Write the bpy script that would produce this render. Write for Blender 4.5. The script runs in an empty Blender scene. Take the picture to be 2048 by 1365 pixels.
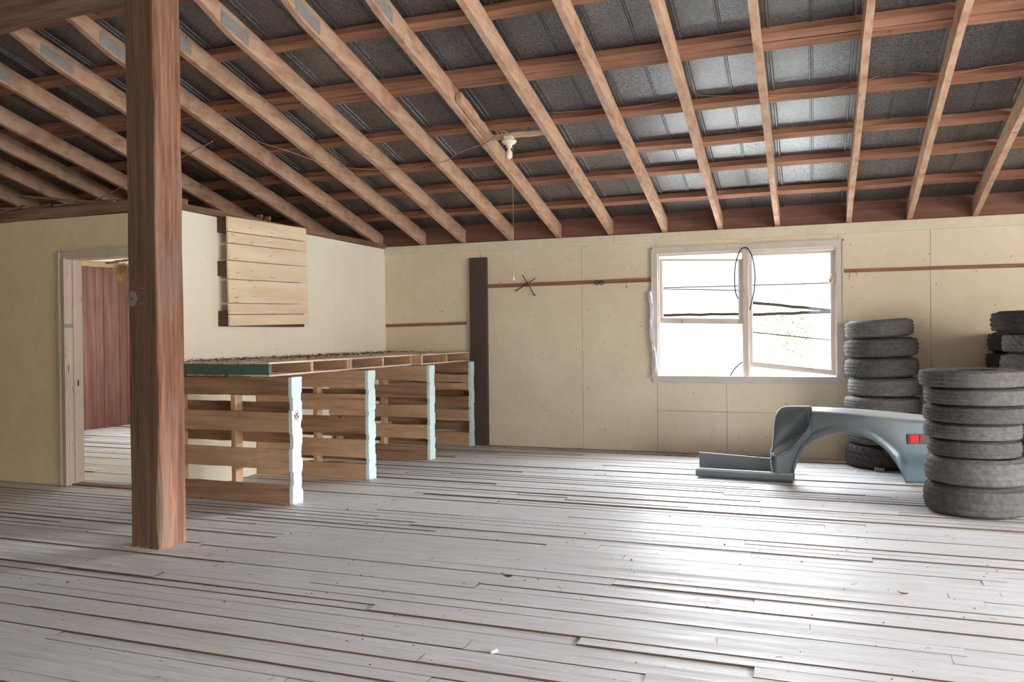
import bpy, bmesh, math, random
from mathutils import Vector, Matrix, noise
random.seed(7)
S = bpy.context.scene
# ------------------------------------------------------------------ camera
F, YAW, PIT, ROL, HC = 1629.9, -.354532, -.0076943, -.0101015, 1.25
cy, sy, cp, sp, cr, sr = math.cos(YAW), math.sin(YAW), math.cos(PIT), math.sin(PIT), math.cos(ROL), math.sin(ROL)
FW = Vector((sy*cp, cy*cp, sp)); R0 = Vector((cy, -sy, 0)); U0 = R0.cross(FW)
RT = cr*R0 + sr*U0; UP = -sr*R0 + cr*U0
CAM = Vector((0, 0, HC))
cd = bpy.data.cameras.new('camera'); cd.sensor_width = 36; cd.lens = F/2048*36; cd.clip_start = .05; cd.clip_end = 300
cam = bpy.data.objects.new('camera', cd); S.collection.objects.link(cam)
cam.matrix_world = Matrix(((RT.x, UP.x, -FW.x, 0), (RT.y, UP.y, -FW.y, 0), (RT.z, UP.z, -FW.z, HC), (0, 0, 0, 1)))
S.camera = cam
S.view_settings.view_transform = 'Standard'; S.view_settings.look = 'None'
S.view_settings.gamma = 1; S.view_settings.use_curve_mapping = False
S.view_settings.exposure = 0.62
# ------------------------------------------------------------------ sky and daylight
D = 8.6          # back wall
SL = .2576       # roof slope
ZR = 2.31        # underside of the rafters at the back wall
W = bpy.data.worlds.new('overcast_sky'); S.world = W; W.use_nodes = True
bgn = W.node_tree.nodes['Background']; bgn.inputs[0].default_value = (.88, .93, 1, 1); _t = W.node_tree; _c = _t.nodes.new('ShaderNodeTexCoord'); _s = _t.nodes.new('ShaderNodeSeparateXYZ'); _m = _t.nodes.new('ShaderNodeMapRange')
_m.interpolation_type = 'SMOOTHSTEP'; _m.inputs[1].default_value = .10; _m.inputs[2].default_value = .23; _m.inputs[3].default_value = 1.7; _m.inputs[4].default_value = 27
_t.links.new(_c.outputs['Generated'], _s.inputs[0]); _t.links.new(_s.outputs[2], _m.inputs[0]); _t.links.new(_m.outputs[0], bgn.inputs[1])   # hazy sky, pale at the horizon and brighter high up
def area(name, loc, rot, sx, sy_, power, col, portal=False):
    l = bpy.data.lights.new(name, 'AREA'); l.shape = 'RECTANGLE'; l.size = sx; l.size_y = sy_; l.energy = power; l.color = col
    l.cycles.is_portal = portal
    o = bpy.data.objects.new(name, l); S.collection.objects.link(o); o.location = loc; o.rotation_euler = rot
    return o
# low hazy sun behind the building, reaching in through the window
sl_ = bpy.data.lights.new('hazy_sun', 'SUN'); sl_.energy = 2.8; sl_.angle = math.radians(11); sl_.color = (1, .965, .91)
so_ = bpy.data.objects.new('hazy_sun', sl_); S.collection.objects.link(so_)
so_.rotation_euler = Vector((.60, .78, .205)).to_track_quat('Z', 'Y').to_euler()
# daylight entering through the openings of the building, plus an added rear fill
area('sky_portal_window', (-.66, 8.74, 1.46), (math.radians(-90), 0, 0), 1.8, 1.35, 1, (1, 1, 1), True)
area('daylight_side_windows', (6.12, 2.2, 1.5), (0, math.radians(90), 0), 1.7, 5.1, 310, (1, .96, .90))
area('rear_fill_light', (2.2, -6.12, 1.2), (math.radians(90), 0, 0), 4.6, 2.3, 16, (1, .97, .93))  # added fill lamp behind the camera, no known source there
area('daylight_room_window', (-7.3, 9.7, 1.5), (math.radians(-90), 0, 0), 1.6, 1.2, 70, (.93, .96, 1))

# ------------------------------------------------------------------ helpers
def ray(x, y): return (x-1024)/F*RT - (y-682.5)/F*UP + FW
def hit(x, y, ax, v):
    d = ray(x, y); return CAM + d*((v-CAM[ax])/d[ax])
def onplane(x, y, p, n):
    d = ray(x, y); return CAM + d*((p-CAM).dot(n)/d.dot(n))
def lin(c): return tuple((v/12.92 if v <= .04045 else ((v+.055)/1.055)**2.4) for v in (k/255 for k in c)) + (1,)
def interp(x, tab):
    if x <= tab[0][0]: return tab[0][1]
    for (a, b), (c, d) in zip(tab, tab[1:]):
        if x <= c: return b + (d-b)*(x-a)/(c-a)
    return tab[-1][1]

class NT:
    def __init__(s, name, rough=.8, metal=0.0, spec=.3):
        s.m = bpy.data.materials.new(name); s.m.use_nodes = True; s.t = s.m.node_tree
        s.b = s.t.nodes['Principled BSDF']; s.b.inputs['Roughness'].default_value = rough; s.b.inputs['Metallic'].default_value = metal
        s.b.inputs['Specular IOR Level'].default_value = spec
    def n(s, kind, **kw):
        o = s.t.nodes.new(kind)
        for k, v in kw.items(): setattr(o, k, v)
        return o
    def l(s, a, b): s.t.links.new(a, b)
    def coord(s, scale=(1, 1, 1), rand=True, src='Object'):
        tc = s.n('ShaderNodeTexCoord'); mp = s.n('ShaderNodeMapping'); mp.inputs['Scale'].default_value = scale
        s.l(tc.outputs[src], mp.inputs[0])
        if rand:
            oi = s.n('ShaderNodeObjectInfo'); mu = s.n('ShaderNodeMath', operation='MULTIPLY'); mu.inputs[1].default_value = 37
            s.l(oi.outputs['Random'], mu.inputs[0]); s.l(mu.outputs[0], mp.inputs['Location'])
        return mp.outputs[0]
    def noise(s, vec, scale, detail=4, rough=.55, dist=0):
        o = s.n('ShaderNodeTexNoise'); o.inputs['Scale'].default_value = scale; o.inputs['Detail'].default_value = detail
        o.inputs['Roughness'].default_value = rough; o.inputs['Distortion'].default_value = dist
        s.l(vec, o.inputs['Vector']); return o.outputs['Fac']
    def ramp(s, fac, stops):
        r = s.n('ShaderNodeValToRGB'); e = r.color_ramp.elements
        while len(e) < len(stops): e.new(.5)
        for k, (p, c) in zip(e, stops):
            k.position = p; k.color = c if len(c) == 4 else tuple(c)+(1,)
        s.l(fac, r.inputs[0]); return r.outputs[0]
    def mix(s, fac, a, b, mode='MIX'):
        o = s.n('ShaderNodeMix', data_type='RGBA', blend_type=mode)
        for sock, v in ((0, fac), (6, a), (7, b)):
            if hasattr(v, 'is_linked') or hasattr(v, 'links'): s.l(v, o.inputs[sock])
            else: o.inputs[sock].default_value = v
        return o.outputs[2]
    def base(s, c):
        if hasattr(c, 'links'): s.l(c, s.b.inputs['Base Color'])
        else: s.b.inputs['Base Color'].default_value = c
    def bump(s, h, strength=.3, dist=.01):
        o = s.n('ShaderNodeBump'); o.inputs['Strength'].default_value = strength; o.inputs['Distance'].default_value = dist
        s.l(h, o.inputs['Height']); s.l(o.outputs[0], s.b.inputs['Normal'])
G = lambda v: (v, v, v, 1)

def wood(name, dark, mid, light, axis=0, grain=26, rough=.8, dust=None, knots=True, bump=.35):
    """Sawn timber: grain runs along the object's own axis."""
    t = NT(name, rough)
    sc = [1, 1, 1]; sc[axis] = .06
    v = t.coord(tuple(sc)); g = t.noise(v, grain, 6, .65, .6)
    c = t.ramp(g, [(.28, lin(dark)), (.5, lin(mid)), (.72, lin(light))])
    v2 = t.coord(tuple(.35 if k == axis else 1 for k in range(3)))
    blot = t.noise(v2, 5, 3); c = t.mix(t.ramp(blot, [(.42, G(0)), (.7, G(.55))]), c, lin(dark))
    if knots:
        vo = t.n('ShaderNodeTexVoronoi'); vo.inputs['Scale'].default_value = 3.2; t.l(t.coord((1, 1, 1)), vo.inputs['Vector'])
        k = t.ramp(vo.outputs['Distance'], [(.04, G(.75)), (.085, G(0))]); c = t.mix(k, c, lin(tuple(q*.5 for q in dark)))
    if dust:
        dn = t.noise(t.coord((1, 1, 1)), 9, 4); c = t.mix(t.ramp(dn, [(.38, G(0)), (.62, G(.7))]), c, lin(dust))
    t.base(c); t.bump(g, bump, .004); return t.m

def paint(name, col, dirt, flecks=True, amount=.35, rough=.75, bump=.15, fleck=(110, 85, 50)):
    t = NT(name, rough)
    v = t.coord((1, 1, 1)); a = t.noise(v, 1.3, 5, .6); b = t.noise(v, 9, 5, .7)
    c = t.mix(t.ramp(a, [(.4, G(0)), (.72, G(amount))]), lin(col), lin(dirt))
    c = t.mix(t.ramp(b, [(.45, G(0)), (.75, G(amount*.8))]), c, lin(dirt))
    if flecks:
        f = t.noise(v, 34, 2, .5); c = t.mix(t.ramp(f, [(.735, G(0)), (.76, G(.75))]), c, lin(fleck))
    t.base(c); t.bump(b, bump, .003); return t.m

def worn(name, col, under, lo=.55, hi=.62, rough=.7):
    """Old paint with bare timber showing where it has flaked."""
    t = NT(name, rough); v = t.coord((1, 1, .35))
    a = t.noise(v, 22, 6, .7); b = t.noise(v, 4, 3)
    c = t.mix(t.ramp(b, [(.35, G(0)), (.75, G(.35))]), lin(col), lin(tuple(k*.82 for k in col)))
    c = t.mix(t.ramp(a, [(lo, G(0)), (hi, G(1))]), c, lin(under)); t.base(c); t.bump(a, .3, .003); return t.m

def plain(name, col, rough=.6, metal=0, spec=.4, var=.25):
    t = NT(name, rough, metal, spec); a = t.noise(t.coord((1, 1, 1)), 30, 4, .6)
    t.base(t.mix(t.ramp(a, [(.35, G(0)), (.7, G(var))]), lin(col), lin(tuple(k*.6 for k in col)))); return t.m

M = {}
M['wall'] = paint('cream wall sheet', (222, 209, 184), (198, 180, 148), amount=.4)
M['wall_side'] = paint('pale cream wall sheet', (247, 242, 224), (236, 226, 200), amount=.3)
M['wall_door'] = paint('yellowed wall sheet', (228, 210, 174), (202, 178, 134), amount=.45)
M['topboard'] = paint('cream board', (220, 212, 188), (192, 180, 150), amount=.5)
M['casing'] = worn('weathered white window paint', (206, 196, 186), (176, 152, 132), .60, .68)
M['doorcase'] = worn('pinkish door paint', (204, 186, 172), (166, 136, 116), .60, .68)
M['rafter'] = wood('dusty pine rafter', (146, 106, 84), (188, 148, 122), (210, 176, 148), grain=20, dust=(198, 168, 142))
M['purlin'] = wood('red brown pine', (120, 80, 62), (160, 114, 90), (186, 142, 116), grain=22)
M['fascia'] = wood('dark red brown board', (100, 66, 54), (124, 86, 72), (144, 104, 88), grain=16, knots=False)
M['plate'] = wood('grey brown plate', (96, 70, 56), (140, 110, 92), (166, 138, 118), grain=24, knots=False)
M['rail'] = wood('reddish rail', (116, 78, 62), (146, 104, 84), (164, 124, 102), grain=26, knots=False)
M['pallet'] = wood('pallet board', (140, 106, 78), (194, 158, 124), (214, 184, 152), grain=16, dust=(180, 146, 116))
M['pallet_dark'] = wood('old pallet board', (110, 82, 62), (160, 124, 96), (182, 148, 120), grain=16)
M['deck'] = wood('dusty deck board', (178, 154, 134), (214, 196, 178), (236, 224, 210), grain=18, knots=False)
M['hatch'] = wood('pale new board', (226, 200, 164), (240, 220, 190), (247, 231, 207), grain=9, knots=False, bump=.15)
M['hatch_edge'] = plain('dark batten end', (92, 66, 50), .8)
M['redwall'] = wood('red brown lining board', (86, 56, 46), (112, 76, 62), (132, 98, 82), axis=2, grain=14, knots=False)
M['blue'] = worn('flaking pale blue paint', (204, 228, 226), (226, 222, 196), .60, .66)
M['green'] = worn('faded dark green paint', (82, 106, 92), (116, 136, 122), .60, .75)
M['darkpost'] = worn('dark stained timber', (82, 66, 60), (130, 110, 100), .66, .74)
M['black'] = plain('black rubber cable', (28, 28, 30), .5)
M['cable'] = plain('dusty brown cable', (176, 128, 104), .6)
M['string'] = plain('thin string', (200, 180, 140), .8)
M['bars'] = plain('dark weathered bar', (52, 38, 32), .9, 0, .1)
M['iron'] = plain('rusty iron', (84, 68, 52), .7, .3)
M['white'] = plain('aged white ceramic', (236, 230, 208), .35)
M['bulb'] = plain('frosted bulb', (250, 232, 208), .3, 0, .5, .1)
M['plateiron'] = plain('galvanised nail plate', (196, 192, 190), .45, .6)
M['straw'] = plain('dry straw', (186, 156, 118), .9)
M['bark'] = plain('bark', (120, 104, 88), .9)
M['litter'] = plain('dry litter', (104, 84, 66), .9)
M['dust'] = plain('web and dust', (196, 172, 150), .95)
M['film'] = plain('white plastic film', (238, 238, 244), .4)
M['redlens'] = plain('red lens', (226, 40, 48), .25, 0, .5, .15)
M['brownlens'] = plain('brown lens', (128, 74, 62), .3)
M['bezel'] = plain('dull bezel', (88, 70, 64), .5)
M['galv'] = plain('grey tin', (150, 146, 140), .5, .4)
M['block'] = plain('offcut block', (150, 130, 112), .8)
# floor boards
t = NT('bare grey floorboards', .62, 0, .35)
v = t.coord((.07, 1, 1), rand=False); g = t.noise(v, 46, 6, .7, .4)
at = t.n('ShaderNodeAttribute', attribute_name='board'); sep = t.n('ShaderNodeSeparateColor'); t.l(at.outputs['Color'], sep.inputs[0])
c = t.ramp(g, [(.25, lin((188, 187, 188))), (.5, lin((206, 206, 208))), (.75, lin((219, 220, 222)))])
c = t.mix(t.ramp(sep.outputs[0], [(0, G(0)), (1, G(.55))]), c, lin((200, 199, 196)))
c = t.mix(t.ramp(t.noise(t.coord((.4, 1, 1), rand=False), 2.2, 5, .6), [(.45, G(0)), (.72, G(.4))]), c, lin((186, 181, 172)))
sc_ = t.noise(t.coord((.03, 1, 1), rand=False), 110, 4, .65); c = t.mix(t.ramp(sc_, [(.55, G(0)), (.70, G(.55))]), c, lin((140, 126, 116)))
f = t.noise(t.coord((1, 1, 1), rand=False), 42, 3, .5); c = t.mix(t.ramp(f, [(.70, G(0)), (.74, G(.7))]), c, lin((104, 88, 72)))
c = t.mix(sep.outputs[1], c, lin((92, 72, 56))); t.base(c); rr = t.ramp(g, [(.3, G(.62)), (.7, G(.4))]); t.l(rr, t.b.inputs['Roughness']); t.bump(g, .4, .004); M['floor'] = t.m
# galvanised roofing seen from below
t = NT('dull galvanised roofing', .42, .8, .5)
v = t.coord((1, 1, 1), rand=False); a = t.noise(v, 60, 3, .6); b = t.noise(v, 1.2, 4)
c = t.ramp(a, [(.35, lin((100, 98, 98))), (.65, lin((150, 150, 154)))]); c = t.mix(t.ramp(b, [(.4, G(0)), (.7, G(.6))]), c, lin((92, 86, 80)))
t.base(c); rr = t.ramp(a, [(.3, G(.36)), (.7, G(.5))]); t.l(rr, t.b.inputs['Roughness']); t.bump(a, .25, .002); M['roof'] = t.m
# post timber: red brown with bare grey streaks
t = NT('split red brown post', .8)
v = t.coord((1, 1, .05), rand=False); g = t.noise(v, 26, 6, .65, .5); z = t.noise(t.coord((1, 1, .22), rand=False), 7, 4, .6)
c = t.ramp(g, [(.3, lin((98, 66, 52))), (.5, lin((142, 102, 80))), (.7, lin((186, 142, 116)))])
c = t.mix(t.ramp(z, [(.5, G(0)), (.62, G(.75))]), c, lin((142, 118, 108)))
cr_ = t.noise(t.coord((1, 1, .03), rand=False), 40, 3, .6); c = t.mix(t.ramp(cr_, [(.63, G(0)), (.7, G(.9))]), c, lin((60, 36, 28)))
tc = t.n('ShaderNodeTexCoord'); sx = t.n('ShaderNodeSeparateXYZ'); t.l(tc.outputs['Object'], sx.inputs[0])
side = t.ramp(sx.outputs[0], [(.094, G(1)), (.1, G(0))]); c = t.mix(side, c, t.mix(t.ramp(g, [(.3, G(0)), (.7, G(1))]), lin((84, 64, 48)), lin((124, 96, 76))))
t.base(c); t.bump(g, .8, .006); M['post'] = t.m
# tyre rubber
def rubber(name, col):
    t = NT(name, .85, 0, .25); a = t.noise(t.coord((1, 1, 1)), 26, 5, .7)
    t.base(t.mix(t.ramp(a, [(.35, G(0)), (.7, G(.7))]), lin(col), lin(tuple(min(255, k*1.3+10) for k in col)))); t.bump(a, .2, .002); return t.m
M['rub'] = rubber('dusty rubber', (74, 71, 68)); M['rub2'] = rubber('grey dusty rubber', (88, 85, 82)); M['rub3'] = rubber('dark rubber', (54, 50, 47))
# old car paint
t = NT('dull blue grey car paint', .38, .15, .5)
a = t.noise(t.coord((1, 1, 1)), 3.5, 6, .65); b = t.noise(t.coord((1, 1, 1)), 55, 3)
c = t.mix(t.ramp(a, [(.42, G(0)), (.68, G(.6))]), lin((96, 112, 118)), lin((116, 114, 106)))
c = t.mix(t.ramp(b, [(.66, G(0)), (.74, G(.5))]), c, lin((110, 84, 66))); ge_ = t.n('ShaderNodeNewGeometry'); sg_ = t.n('ShaderNodeSeparateXYZ'); t.l(ge_.outputs['Normal'], sg_.inputs[0])   # upward faces coloured pale, a painted highlight for window light from behind
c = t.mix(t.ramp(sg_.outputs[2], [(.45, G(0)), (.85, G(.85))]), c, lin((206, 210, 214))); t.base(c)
rr = t.ramp(a, [(.3, G(.3)), (.7, G(.55))]); t.l(rr, t.b.inputs['Roughness']); M['car'] = t.m
# window glass
t = NT('window glass', .05)      # thin clear pane: straight through, with a little surface reflection
tr_ = t.n('ShaderNodeBsdfTransparent'); tr_.inputs[0].default_value = (.96, .97, .97, 1); gl_ = t.n('ShaderNodeBsdfGlossy'); gl_.inputs['Roughness'].default_value = .04
mx_ = t.n('ShaderNodeMixShader'); mx_.inputs[0].default_value = .06; t.l(tr_.outputs[0], mx_.inputs[1]); t.l(gl_.outputs[0], mx_.inputs[2])
t.l(mx_.outputs[0], t.t.nodes['Material Output'].inputs[0]); M['glass'] = t.m
t = NT('pale leaves', .7); t.base(t.ramp(t.noise(t.coord((1, 1, 1)), 6, 3), [(.35, lin((92, 108, 88))), (.65, lin((120, 134, 108)))])); M['leaf'] = t.m
t = NT('bleached ground', .9); t.base(t.ramp(t.noise(t.coord((1, 1, 1)), .6, 4), [(.35, lin((110, 118, 108))), (.65, lin((128, 132, 120)))])); M['ground'] = t.m

def link(name, bm, mat, parent=None, loc=None, smooth=False, recalc=True):
    me = bpy.data.meshes.new(name)
    if recalc: bmesh.ops.recalc_face_normals(bm, faces=bm.faces)
    if smooth:
        for f in bm.faces: f.smooth = True
    bm.to_mesh(me); bm.free()
    me.materials.append(M[mat] if isinstance(mat, str) else mat)
    o = bpy.data.objects.new(name, me); S.collection.objects.link(o)
    if parent: o.parent = parent
    if loc is not None: o.location = loc
    return o
def tag(o, label=None, cat=None, group=None, kind=None):
    for k, v_ in (('label', label), ('category', cat), ('group', group), ('kind', kind)):
        if v_: o[k] = v_
    return o
def empty(name, loc=(0, 0, 0), rz=0):
    o = bpy.data.objects.new(name, None); S.collection.objects.link(o); o.location = loc; o.rotation_euler.z = rz; o.empty_display_size = .1
    return o
def box(bm, a, b, jit=0, rnd=random):
    x0, y0, z0 = a; x1, y1, z1 = b
    j = lambda: rnd.uniform(-jit, jit)
    vs = [bm.verts.new((x+j(), y+j(), z+j())) for z in (z0, z1) for x, y in ((x0, y0), (x1, y0), (x1, y1), (x0, y1))]
    for f in ((3, 2, 1, 0), (4, 5, 6, 7), (0, 1, 5, 4), (1, 2, 6, 5), (2, 3, 7, 6), (3, 0, 4, 7)): bm.faces.new([vs[k] for k in f])
    return vs
def boxo(name, a, b, mat, parent=None, jit=0, bev=0):
    bm = bmesh.new(); box(bm, a, b, jit)
    if bev: bmesh.ops.bevel(bm, geom=bm.edges[:], offset=bev, segments=1, affect='EDGES')
    return link(name, bm, mat, parent)
def tube(bm, pts, r, seg=8, cap=True):
    pts = [Vector(p) for p in pts]; rings = []
    for k, p in enumerate(pts):
        d = (pts[min(k+1, len(pts)-1)]-pts[max(k-1, 0)]).normalized()
        a = d.orthogonal().normalized() if k == 0 else (pa - d*pa.dot(d)).normalized()
        pa = a; b = d.cross(a); rk = r[k] if isinstance(r, (list, tuple)) else r
        rings.append([bm.verts.new(p+rk*(math.cos(q)*a+math.sin(q)*b)) for q in (2*math.pi*i/seg for i in range(seg))])
    for A, B in zip(rings, rings[1:]):
        for i in range(seg): bm.faces.new((A[i], A[(i+1) % seg], B[(i+1) % seg], B[i]))
    if cap: bm.faces.new(rings[0][::-1]); bm.faces.new(rings[-1])
def smooth_pts(pts, n=6):
    P = [Vector(p) for p in pts]; out = []
    for i in range(len(P)-1):
        a, b, c, d = P[max(i-1, 0)], P[i], P[i+1], P[min(i+2, len(P)-1)]
        for k in range(n):
            u = k/n; out.append(.5*((2*b)+(-a+c)*u+(2*a-5*b+4*c-d)*u*u+(-a+3*b-3*c+d)*u**3))
    return out+[P[-1]]
def timber(name, p0, p1, w, h, mat, parent=None, up=(0, 0, 1), wob=.004, seg=8, seed=0, bev=.003):
    """Sawn length from p0 to p1 (centre line of its underside), w wide, h deep."""
    p0, p1 = Vector(p0), Vector(p1); L = (p1-p0).length; X = (p1-p0).normalized(); up = Vector(up)
    Y = up.cross(X).normalized(); Z = X.cross(Y); r = random.Random(seed); bm = bmesh.new(); prev = None
    for k in range(seg+1):
        o1, o2 = (0, 0) if k in (0, seg) else (r.uniform(-wob, wob), r.uniform(-wob, wob))
        ring = [bm.verts.new((L*k/seg, y+o1+r.uniform(-1, 1)*wob*.3, z+o2+r.uniform(-1, 1)*wob*.3)) for y, z in ((-w/2, 0), (w/2, 0), (w/2, h), (-w/2, h))]
        if prev:
            for i in range(4): bm.faces.new((prev[i], prev[(i+1) % 4], ring[(i+1) % 4], ring[i]))
        else: bm.faces.new(ring[::-1])
        prev = ring
    bm.faces.new(prev)
    o = link(name, bm, mat); m = Matrix((X, Y, Z)).transposed().to_4x4(); m.translation = p0
    if parent: o.parent = parent
    o.matrix_world = m
    return o
def lathe(bm, prof, c=(0, 0, 0), seg=24, ax=None):
    rings = []
    for r, z in prof: rings.append([bm.verts.new((c[0]+r*math.cos(2*math.pi*k/seg), c[1]+r*math.sin(2*math.pi*k/seg), c[2]+z)) for k in range(seg)])
    for A, B in zip(rings, rings[1:]):
        for k in range(seg): bm.faces.new((A[k], A[(k+1) % seg], B[(k+1) % seg], B[k]))
    return rings

# ------------------------------------------------------------------ floor (cupped narrow boards running left-right)
bm = bmesh.new(); col = bm.loops.layers.float_color.new('board'); r = random.Random(3)
y = -6.1; BW = .0915
while y < 9.85:
    x = -10.2 + r.uniform(-2.5, 0)
    while x < 6.2:
        L = r.uniform(1.8, 4.6); x1 = min(x+L, 6.3); gap = r.choice((.0008, .001, .0015, .002, .003, .005, .009))
        if x1 > -10.2:
            cup = r.uniform(.0005, .0035) * (1.8 if r.random() < .2 else 1); lift = r.uniform(-.0015, .0015) + (.005 if r.random() < .08 else 0)
            tilt = r.uniform(-.003, .003); tone = r.random(); n = 5; N = max(2, int((x1-x)/1.0)); prev = None
            wob = [r.uniform(-.0012, .0012) for _ in range(N+1)]
            for k in range(N+1):
                xx = max(x, -10.2)+(x1-.002-max(x, -10.2))*k/N; row = [bm.verts.new((xx, y+gap/2, -.03))]
                for i in range(n):
                    u = i/(n-1); row.append(bm.verts.new((xx, y+gap/2+wob[k]+(BW-gap)*u, lift+wob[k]+cup*(4*(u-.5)**2)-.002+tilt*(u-.5)*2)))
                row.append(bm.verts.new((xx, y+BW-gap/2, -.03)))
                if prev:
                    for i in range(n+1):
                        f = bm.faces.new((prev[i], row[i], row[i+1], prev[i+1]))
                        for lp in f.loops: lp[col] = (tone, 1.0 if i in (0, n) else 0.0, tone, 1)
                if k in (0, N):
                    f = bm.faces.new(row)
                    for lp in f.loops: lp[col] = (tone, 1, tone, 1)
                prev = row
        x = x1
    y += BW
vs = [bm.verts.new(p) for p in ((-10.2, -6.1, -.031), (6.3, -6.1, -.031), (6.3, 9.9, -.031), (-10.2, 9.9, -.031))]
f = bm.faces.new(vs)
for lp in f.loops: lp[col] = (1, 1, 1, 1)
tag(link('floor', bm, 'floor'), kind='structure')

# ------------------------------------------------------------------ walls
WX0, WX1 = hit(1313, 600, 1, D).x, hit(1678, 620, 1, D).x       # window opening
WZ0, WZ1 = hit(1490, 754, 1, D).z, hit(1490, 500, 1, D).z
seams = [-4.88, -3.56, hit(1166, 800, 1, D).x, WX0, hit(1454, 850, 1, D).x, WX1, hit(1862, 700, 1, D).x, 2.45, 3.65, 4.85, 6.15]
zmid = hit(1420, 824, 1, D).z; gp = .0018
bm = bmesh.new()
for a, b in zip(seams, seams[1:]):
    inwin = a >= WX0-1e-6 and b <= WX1+1e-6
    for z0, z1 in (((-.02, zmid), (zmid, WZ0), (WZ1, 2.31)) if inwin else ((-.02, 2.31),)):
        box(bm, (a+gp, D, z0+gp), (b-gp, D+.012, z1-gp))
box(bm, (-4.88, D+.014, -.02), (WX0, D+.1, 2.31)); box(bm, (WX1, D+.014, -.02), (6.15, D+.1, 2.31))
box(bm, (WX0, D+.014, -.02), (WX1, D+.1, WZ0)); box(bm, (WX0, D+.014, WZ1), (WX1, D+.1, 2.31))
tag(link('wall_back', bm, 'wall'), kind='structure')
XS = -4.79
bm = bmesh.new(); ys = [5.2, 6.32, 7.5, D]
for a, b in zip(ys, ys[1:]): box(bm, (XS-.012, a+gp/2 if a > 5.3 else 5.198, 0), (XS, b-gp/2, 2.285))
box(bm, (XS-.09, 5.322, 0), (XS-.013, D, 2.285))
tag(link('wall_side', bm, 'wall_side'), kind='structure')
YD = 5.2; DX0, DX1, DZ = -5.96, -5.1, 1.93
bm = bmesh.new()
box(bm, (-10.1, YD, 0), (-7.35, YD+.12, 2.285)); box(bm, (-7.348, YD, 0), (DX0-.02, YD+.12, 2.285)); box(bm, (DX1+.02, YD, 0), (XS-.0135, YD+.12, 2.285)); box(bm, (DX0-.02, YD, DZ+.02), (DX1+.02, YD+.12, 2.285))
tag(link('wall_door', bm, 'wall_door'), kind='structure')
# right wall with a run of windows, rear wall with an added gap for the fill lamp, gables (beside and behind the camera)
def zrf(y): return (ZR+SL*(D-y) if y > 1.3 else ZR+SL*(D-1.3)-SL*(1.3-y))+.2
def gable(bm, x0, x1, z0, ya, yb):
    pts = [(ya, z0), (yb, z0), (yb, zrf(yb))]+([(1.3, zrf(1.3))] if ya < 1.3 < yb else [])+[(ya, zrf(ya))]
    A = [bm.verts.new((x0, y, z)) for y, z in pts]; B = [bm.verts.new((x1, y, z)) for y, z in pts]; n = len(A)
    bm.faces.new(A); bm.faces.new(B[::-1])
    for k in range(n): bm.faces.new((A[k], A[(k+1) % n], B[(k+1) % n], B[k]))
bm = bmesh.new()
gable(bm, 6.0, 6.1, 0, 4.75, 8.7); gable(bm, 6.0, 6.1, 0, -6.1, -.35); gable(bm, 6.0, 6.1, 2.35, -.35, 4.75); box(bm, (6.0, -.35, 0), (6.1, 4.75, .65))
tag(link('wall_right', bm, 'wall'), kind='structure')
bm = bmesh.new()
for a, b in (((-10.1, -6.1, 0), (-.1, -6.0, 2.5)), ((4.5, -6.1, 0), (6.0, -6.0, 2.5)), ((-.1, -6.1, 2.35), (4.5, -6.0, 2.5))): box(bm, a, b)
tag(link('wall_rear', bm, 'wall'), kind='structure')
bm = bmesh.new(); gable(bm, -10.2, -10.1, 0, -6.1, 9.8); tag(link('wall_left', bm, 'wall_door'), kind='structure')
# lining boards of the far room
bm = bmesh.new(); yy = YD+.12; xr = -9.35
while yy < 9.8: box(bm, (xr-.02, yy+.002, 0), (xr+random.uniform(0, .006), min(yy+.135, 9.8)-.002, 2.27)); yy += .137
xx = xr
while xx < -4.9: box(bm, (xx, 9.8, 0), (min(xx+.135, -4.88), 9.82, 2.27)); xx += .137
box(bm, (-4.9, D+.1, 0), (-4.88, 9.8, 2.27))
tag(link('wall_far_room', bm, 'redwall'), kind='structure')
tag(boxo('ceiling_far_room', (-9.5, YD+.12, 2.27), (XS-.09, 9.8, 2.285), 'wall_side'), kind='structure')

# ------------------------------------------------------------------ roof sheeting with ribs
RY = 1.3
def zroof(y, off): return (ZR+SL*(D-y) if y > RY else ZR+SL*(D-RY)-SL*(RY-y))+off
TOP = .155+.055
bm = bmesh.new(); prof = [(-10.3, 0)]
k = -17
while -.29+.57*k < 6.1:
    for c0, ww in ((-.29+.57*k-.02, .011), (-.29+.57*k+.02, .011), (-.005+.57*k-.008, .006), (-.005+.57*k+.008, .006)):
        prof += [(c0-ww, 0), (c0-ww*.4, -.011 if ww > .01 else -.006), (c0+ww*.4, -.011 if ww > .01 else -.006), (c0+ww, 0)]
    k += 1
prof = sorted(p for p in prof if -10.3 <= p[0] <= 6.2)+[(6.2, 0)]
rows = []
for yv in (D+.35, 7.0, 5.4, 3.9, 2.5, RY, -.5, -2.5, -4.5, -6.3):
    rows.append([bm.verts.new((x, yv, zroof(yv, TOP+.004)+z)) for x, z in prof])
for A, B in zip(rows, rows[1:]):
    for i in range(len(A)-1): bm.faces.new((A[i], A[i+1], B[i+1], B[i]))
o = link('ceiling', bm, 'roof', recalc=False); tag(o, kind='structure')
sm = o.modifiers.new('thick', 'SOLIDIFY'); sm.thickness = .002; sm.offset = 1
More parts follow.
